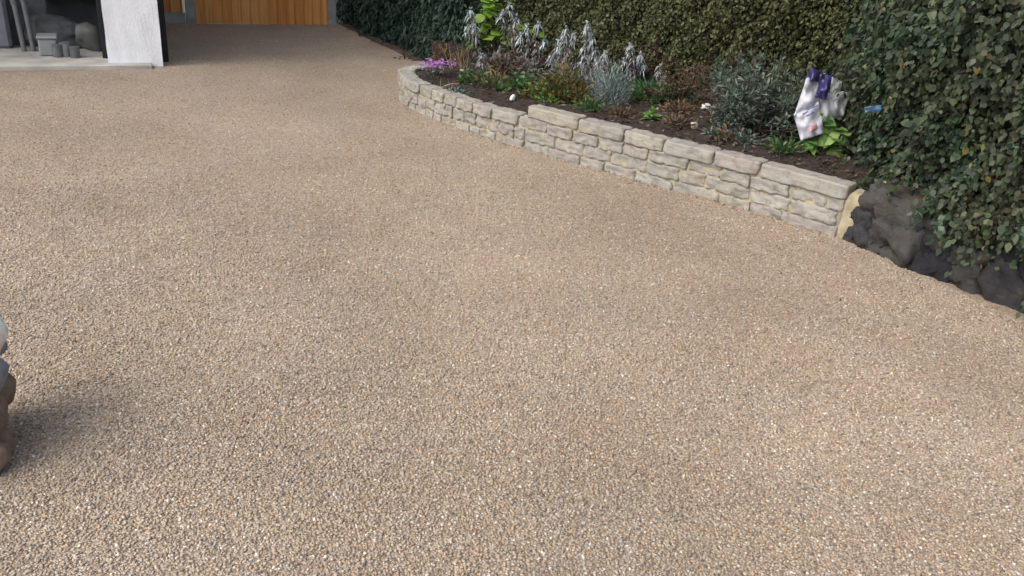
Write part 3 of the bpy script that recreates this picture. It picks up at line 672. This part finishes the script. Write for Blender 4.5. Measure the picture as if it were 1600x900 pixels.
# primrose
P = on_soil(1018, 186); root = thing('primrose', P, 'small bright green rosette plant just behind the wall', 'plant'); ls = LS()
rosette(ls, P+[0, 0, .01], 20, .11, .035, .55, .5, 'ovate'); rosette(ls, P+[0, 0, .05], 10, .06, .022, 1.0, .3, 'ovate'); ls.build('leaves', M['bright'], root)
b = LS(); rosette(b, P+[.02, -.02, .07], 6, .018, .018, .8, .2, 'round'); b.build('flower', M['cream'], root)
# pink flowers
P = on_soil(680, 117); root = leaf_clump('pink_flowers', (680, 118), .10, 104, 'dusty', 'low mat of lilac pink flowers at the rounded end of the wall', 'flowers', 260, .03, .012, 'lance')
n = 190; h = height_for(P, 100); o = np.stack([rng.normal(0, .075, n), rng.normal(0, .05, n), h+rng.normal(0, .018, n)], 1); ls = LS()
for k in range(5):
    a = k*2*math.pi/5; D = np.stack([np.full(n, math.cos(a)), np.full(n, math.sin(a)), np.full(n, .2)], 1)+rv(n, .15); ls.add(*leaves(P+o, D, UP+rv(n, .2), .012, .011, 0, 'round'))
ls.build('blossom', M['pink'], root)
leaf_clump('yellow_tuft', (649, 124), .035, 112, 'lime', 'tiny yellow green seedling on the rounded end of the wall', 'plant', 30, .04, .018, 'ovate', stems=3)
P = on_soil(720, 130); root = thing('cream_flower', P, 'single small cream flower above dark green leaves near the wall', 'flower'); b = MB(); b.tube([P, P+[0, 0, .10]], .002, 5); b.build('stem', M['twig'], root)
ls = LS(); rosette(ls, P+[0, 0, .10], 12, .026, .02, .5, .1, 'round'); ls.build('petals', M['cream'], root); ls = LS(); rosette(ls, P, 16, .06, .025, .6, .3, 'ovate'); ls.build('leaves', M['mid'], root)
# dusty lavender / rosemary bushes at the right
def wand_bush(name, base, w_, toppy, mat, label, nst, nl, L, W, group=None):
    P = on_soil(*base); h = height_for(P, toppy); root = thing(name, P, label, 'shrub', group); ls = LS(); b = MB()
    for k in range(nst):
        a = rng.uniform(0, 6.28); r = w_*math.sqrt(rng.random())*(1+.3*math.sin(3*a+base[0])); Q = P+np.array([math.cos(a)*r, math.sin(a)*r, h*(1-.45*(r/w_)**2)*rng.uniform(.45, 1.12)]); A = P+rng.normal(0, .04, 3)*[1, 1, 0]
        b.tube([A, A*.5+Q*.5+[0, 0, -.02], Q], [.005, .003, .0015], 5); along(ls, A, Q, nl, L, W, .15, 'lance', t0=.25); rosette(ls, Q, 7, L, W, .7, .1)
    ls.build('leaves', M[mat], root); b.build('stems', M['twig'], root); return root
G3 = 'grey green bushes beside the plastic bag'
wand_bush('lavender_bush', (1180, 205), .40, 100, 'dusty', 'wide grey green lavender bush left of the plastic bag', 120, 22, .058, .012, G3)
wand_bush('lavender_bush', (1232, 212), .17, 135, 'dusty', 'narrow grey green bush touching the left side of the plastic bag', 34, 22, .05, .010, G3)
wand_bush('lavender_bush', (1130, 205), .13, 165, 'dusty', 'small grey green bush low behind the wall, left of the wide lavender', 26, 20, .045, .010, G3)
wand_bush('lavender_bush', (1225, 150), .26, 62, 'dusty', 'tall grey green bush behind the plastic bag', 60, 26, .055, .011, G3)
wand_bush('lavender_bush', (1140, 150), .25, 90, 'dusty', 'sparse grey green bush in front of the olive hedge', 46, 22, .05, .010, G3)
wand_bush('brown_bush', (1015, 122), .24, 72, 'brown', 'dead brown bush behind the dark green strap leaves', 40, 22, .045, .009)
wand_bush('brown_bush', (960, 108), .24, 62, 'brown', 'dead brown bush behind the grey cushion shrub, under the olive hedge', 40, 22, .045, .009)
wand_bush('brown_bush', (1150, 150), .26, 84, 'brown', 'dead brown bush behind the wide lavender bush', 40, 22, .045, .009)
wand_bush('brown_bush', (1060, 155), .30, 88, 'brown', 'tangled brown twiggy bush between the strap leaves and the grey green bushes', 50, 24, .04, .008)
wand_bush('brown_bush', (1100, 135), .24, 62, 'brown', 'bare brown bush against the foot of the olive hedge', 40, 22, .04, .008)

# stones and clods on the soil
M['whitestone'] = stone_mat('white_pebble', [(0, (.60, .58, .54)), (1, (.72, .70, .66))], None, .2)
def pebble(px, py, hx, hy, hz, m_, lab, cat='stone', tilt=0, grp=None):
    P = on_soil(px, py); pts = stone_pts(G4, hx, hy, hz, px, 2.6, .14, 1.2); b = MB(); c, s = math.cos(tilt), math.sin(tilt)
    b.add([(P[0]+x*c-z*s, P[1]+y, P[2]+hz*.6+x*s+z*c) for x, y, z in pts], G4[1]); o = b.build('pebble', m_, None, True); return tag(o, lab, cat, grp)
pebble(800, 159, .018, .015, .036, M['whitestone'], 'bright white pointed pebble standing in the soil near the step of the wall', tilt=-.5)
pebble(1102, 172, .040, .03, .035, M['whitestone'], 'larger whitish stone lying in the brown tuft')
pebble(1084, 200, .028, .022, .026, M['whitestone'], 'smaller whitish stone on the soil close to the wall')
cl = MB(); random.seed(5)
for k in range(2600):
    q = SV[random.randrange(len(SV))]
    if random.random() > .9-.5*(q[0] > 4.6): continue
    r = random.uniform(.003, .010)*(1 if random.random() < .93 else 1.9); pts = stone_pts(G4 if 0 else cube2, r*random.uniform(.8, 1.4), r, r*.7, k, 2.4, .25, 1.3) if 'cube2' in globals() else None
    if pts is None:
        cube2 = cube_grid(1); pts = stone_pts(cube2, r, r, r*.7, k, 2.4, .25, 1.3)
    ox, oy = random.uniform(-.02, .02), random.uniform(-.02, .02)
    cl.add([(q[0]+ox+x, q[1]+oy+y, q[2]+r*.3+z) for x, y, z in pts], cube2[1])
o = cl.build('soil_clods', M['clod'], None, True); o['kind'] = 'stuff'; tag(o, 'crumbly dark clods of soil scattered over the flower bed', 'soil')
# leaf litter and twigs
n = 2600; idx = rng.integers(0, len(SV), n); Pl = SV[idx]+rv(n, .02)*[1, 1, 0]+[0, 0, .012]
ls = LS(); ls.add(*leaves(Pl, rv(n)*[1, 1, .2], UP+rv(n, .4), rng.uniform(.015, .05, n), rng.uniform(.004, .018, n), .1, 'lance'))
o = ls.build('leaf_litter', M['brown']); o['kind'] = 'stuff'; tag(o, 'dead brown leaves and bits of twig littering the soil', 'leaf litter')

# ------------------------------------------------------------------ plastic bag
def film(name, col, tr=.35):
    m, t, b = new_mat(name, .35, .5); n = tex(t, 25, 4)
    t.links.new(ramp(t, n.outputs[0], [(.3, tuple(c*.85 for c in col)), (.7, col)]), b.inputs['Base Color']); bump(t, b, n.outputs[0], .5, .01)
    if tr:
        k = N(t, 'ShaderNodeBsdfTranslucent'); k.inputs[0].default_value = (*col, 1); ms = N(t, 'ShaderNodeMixShader'); ms.inputs[0].default_value = tr
        t.links.new(b.outputs[0], ms.inputs[1]); t.links.new(k.outputs[0], ms.inputs[2]); t.links.new(ms.outputs[0], t.nodes['Material Output'].inputs[0])
    return m
M['film'] = film('white_film', (.66, .67, .74)); M['navy'] = film('navy_film', (.032, .028, .11), .1); M['film2'] = film('grey_film', (.50, .52, .55)); M['redink'] = film('red_print', (.42, .24, .25), 0); M['blueink'] = film('blue_print', (.10, .12, .34), 0)
BD = 5.35     # distance in front of the camera along its axis
def bag_pt(px, py, d=0.0):
    v = f0*FPX+cr*(px-800)+cu*(450-py); return np.array([0, 0, CH])+v/FPX*(BD+d)
def patch(outline, mat, name, parent, d=0.0, bulge=.04, thick=.012, seed=0, n=14):
    """crumpled sheet with real thickness filling a four-sided outline (corners clockwise from top left)"""
    A, B, Cc, Dd = [np.array(p, float) for p in outline]; V = []; F = []
    for side_ in (0, 1):
        for i in range(n+1):
            for j in range(n+1):
                u, v = i/n, j/n; p = (A*(1-u)+B*u)*(1-v)+(Dd*(1-u)+Cc*u)*v
                cr_ = noise.noise(Vector((p[0]*.06, p[1]*.06, seed)))*.05+(.5-abs(noise.noise(Vector((p[0]*.08, p[1]*.035, seed+3)))))*.045+(.5-abs(noise.noise(Vector((p[0]*.2, p[1]*.08, seed+7)))))*.012
                V.append(bag_pt(p[0], p[1], d+cr_-bulge*math.sin(u*math.pi)*math.sin(v*math.pi)*(1 if side_ == 0 else -1)+thick*side_))
    m = (n+1)**2
    for i in range(n):
        for j in range(n):
            a = i*(n+1)+j; F.append((a, a+1, a+n+2, a+n+1)); F.append((m+a, m+a+n+1, m+a+n+2, m+a+1))
    for i in range(n):
        for a, c in ((i*(n+1), (i+1)*(n+1)), ((i+1)*(n+1)+n, i*(n+1)+n), (i+1, i), (n*(n+1)+i, n*(n+1)+i+1)): F.append((a, c, m+c, m+a))
    b = MB(); b.add(V, F); return b.build(name, mat, parent, True)
bag = thing('plastic_bag', bag_pt(1275, 215), 'crumpled white and navy plastic carrier bag dumped among the bushes by the ivy', 'bag')
patch([(1260, 122), (1290, 114), (1280, 162), (1240, 182)], M['film'], 'body', bag, 0, .03, seed=1)
bb = patch([(1240, 178), (1279, 158), (1288, 208), (1251, 220)], M['film'], 'body', bag, .01, .04, seed=2)
patch([(1266, 104), (1282, 112), (1280, 128), (1257, 127)], M['navy'], 'handle', bag, -.02, .02, seed=3)
patch([(1284, 115), (1300, 118), (1291, 156), (1273, 152)], M['navy'], 'handle', bag, -.06, .015, seed=1)
patch([(1276, 146), (1328, 142), (1318, 182), (1284, 192)], M['film2'], 'side_fold', bag, .03, .04, seed=5)
patch([(1300, 120), (1316, 128), (1312, 150), (1296, 150)], M['film2'], 'side_fold', bag, .06, .03, seed=6)
patch([(1262, 198), (1276, 192), (1278, 201), (1264, 208)], M['redink'], 'print', bag, -.055, .006, .003, seed=2, n=4)
for x, y, l in ((1254, 179, 9), (1262, 172, 10), (1260, 182, 12), (1272, 168, 6)):
    patch([(x, y-1.5), (x+l, y-2-l*.45), (x+l, y-l*.45), (x, y+.8)], M['blueink'], 'print', bag, -.05, .001, .002, seed=2, n=2)
# broad leaved plant in front of the bag
Pb = bag_pt(1292, 238, -.25); z = .27
P = on_soil(1290, 236); P = on_soil(1284, 243); root = thing('broad_leaf_plant', P, 'fresh green broad leaved plant in front of the plastic bag', 'plant'); ls = LS(); b = MB()
for hx, hy, L_ in ((1262, 222, .10), (1282, 225, .09), (1275, 215, .10), (1302, 205, .13), (1312, 218, .12), (1300, 228, .12), (1318, 205, .11), (1290, 190, .09), (1285, 178, .07), (1268, 230, .07), (1296, 212, .12), (1306, 235, .09)):
    h = height_for(P, hy); best = None
    for dx in np.linspace(-.3, .3, 61):
        Q = np.array([P[0]+dx*cr[0], P[1]+dx*cr[1], P[2]+h]); e = abs(pr(Q)[0]-hx); best = (e, Q) if best is None or e < best[0] else best
    Q = best[1]+rng.normal(0, .02, 3); b.tube([P, (P+Q)/2+[0, 0, .02], Q], [.004, .003, .002], 6)
    D = np.array([[-.5, -.3, -.35]])+rv(1, .45); ls.add(*leaves(Q[None]-unit(D)*L_*.5, D, np.array([[-.3, -.5, .8]])+rv(1, .25), L_*1.25, L_*.95, .3, 'ovate', .08))
    rosette(ls, Q, 3, L_*.9, L_*.65, .2, .4, 'ovate')
ls.build('leaves', M['bright'], root, True); b.build('stems', M['twig'], root)
# blue scrap caught in the ivy
BD = 4.35
sc_ = patch([(1350, 168), (1376, 164), (1378, 172), (1352, 176)], film('blue_scrap', (.08, .18, .32), .1), 'blue_scrap', None, 0, .01, .004, seed=8, n=5); tag(sc_, 'scrap of light blue plastic caught in the ivy', 'litter')

n = 260; s_ = rng.uniform(0, LEN, n); Pl = np.array([wpt(a, -abs(rng.normal(0, .035))-.01, .004) for a in s_]); k2 = 60
Pl2 = np.stack([rng.uniform(2.9, 3.7, k2), rng.uniform(1.6, 3.3, k2), np.full(k2, .006)], 1); far_ = np.stack([rng.uniform(2.3, 2.85, 80), rng.uniform(7.4, 11, 80), np.full(80, .006)], 1)
Pl = np.concatenate([Pl, Pl2, far_]); n = len(Pl); ls = LS(); ls.add(*leaves(Pl, rv(n)*[1, 1, .1], UP+rv(n, .25), rng.uniform(.008, .024, n), rng.uniform(.003, .010, n), .1, 'lance'))
o = ls.build('fallen_leaves', M['brown']); o['kind'] = 'stuff'; tag(o, 'bits of dry leaf lying on the gravel along the foot of the walls and hedge', 'leaf litter')

# ------------------------------------------------------------------ loose gravel
ico = bmesh.new(); bmesh.ops.create_icosphere(ico, subdivisions=1, radius=1); ico.verts.index_update()
IV = np.array([v.co[:] for v in ico.verts]); IF = np.array([[v.index for v in f.verts] for f in ico.faces]); ico.free()
pts = []
def scatter(n, x0, x1, y0, y1): pts.append(np.stack([rng.uniform(x0, x1, n), rng.uniform(y0, y1, n)], 1))
scatter(135000, -.9, 3.9, .7, 2.7); scatter(95000, -.9, 3.9, 2.7, 5.2); scatter(100000, -.9, 3.4, 5.2, 11.3)
Q = np.concatenate(pts)
# keep off the walls and out of what the lens never sees by more than a step
wx = np.interp(Q[:, 1], cv[::-1][:, 1] if 0 else np.sort(cv[:, 1]), cv[np.argsort(cv[:, 1]), 0])
lim = np.where(Q[:, 1] > 3.36, wx, 3.72)
Q = Q[(Q[:, 0] < lim-.004) & ~((Q[:, 0] < -.40) & (Q[:, 1] > 2.3) & (Q[:, 1] < 2.9))]
d = np.stack([Q[:, 0], Q[:, 1], np.full(len(Q), -CH)], 1); dz = d@f0; ux = FPX*(d@cr)/dz; uy = FPX*(d@cu)/dz
Q = Q[(dz > .3) & (np.abs(ux) < 1050) & (uy > -700)]; Q = Q[(rng.random(len(Q)) < np.interp(Q[:, 1], [2, 5, 9.5], [1, .85, .12])) & ~((Q[:, 0] < .5) & (Q[:, 1] > 8.4))]; n = len(Q)
r = rng.uniform(.0024, .0052, n); sx = rng.uniform(.8, 1.5, n); szz = rng.uniform(.45, .8, n); a = rng.uniform(0, 6.28, n)
tx, ty = rng.normal(0, .25, n), rng.normal(0, .25, n)
v = IV[None]*(1+rng.normal(0, .13, (n, 12, 1))); x = v[..., 0]*(r*sx)[:, None]; y = v[..., 1]*r[:, None]; zz = v[..., 2]*(r*szz)[:, None]
X2 = x*np.cos(a)[:, None]-y*np.sin(a)[:, None]; Y2 = x*np.sin(a)[:, None]+y*np.cos(a)[:, None]
Z2 = zz+X2*tx[:, None]+Y2*ty[:, None]+(und(Q[:, 0], Q[:, 1])+r*szz*.45)[:, None]
V = np.stack([X2+Q[:, 0:1], Y2+Q[:, 1:2], Z2], -1).reshape(-1, 3); F = (IF[None]+(np.arange(n)*12)[:, None, None]).reshape(-1, 3)
o = link('loose_gravel', raw_mesh('loose_gravel', V, F), M['pebble']); o['kind'] = 'stuff'; tag(o, 'small tan, brown and grey pebbles covering the driveway', 'gravel')
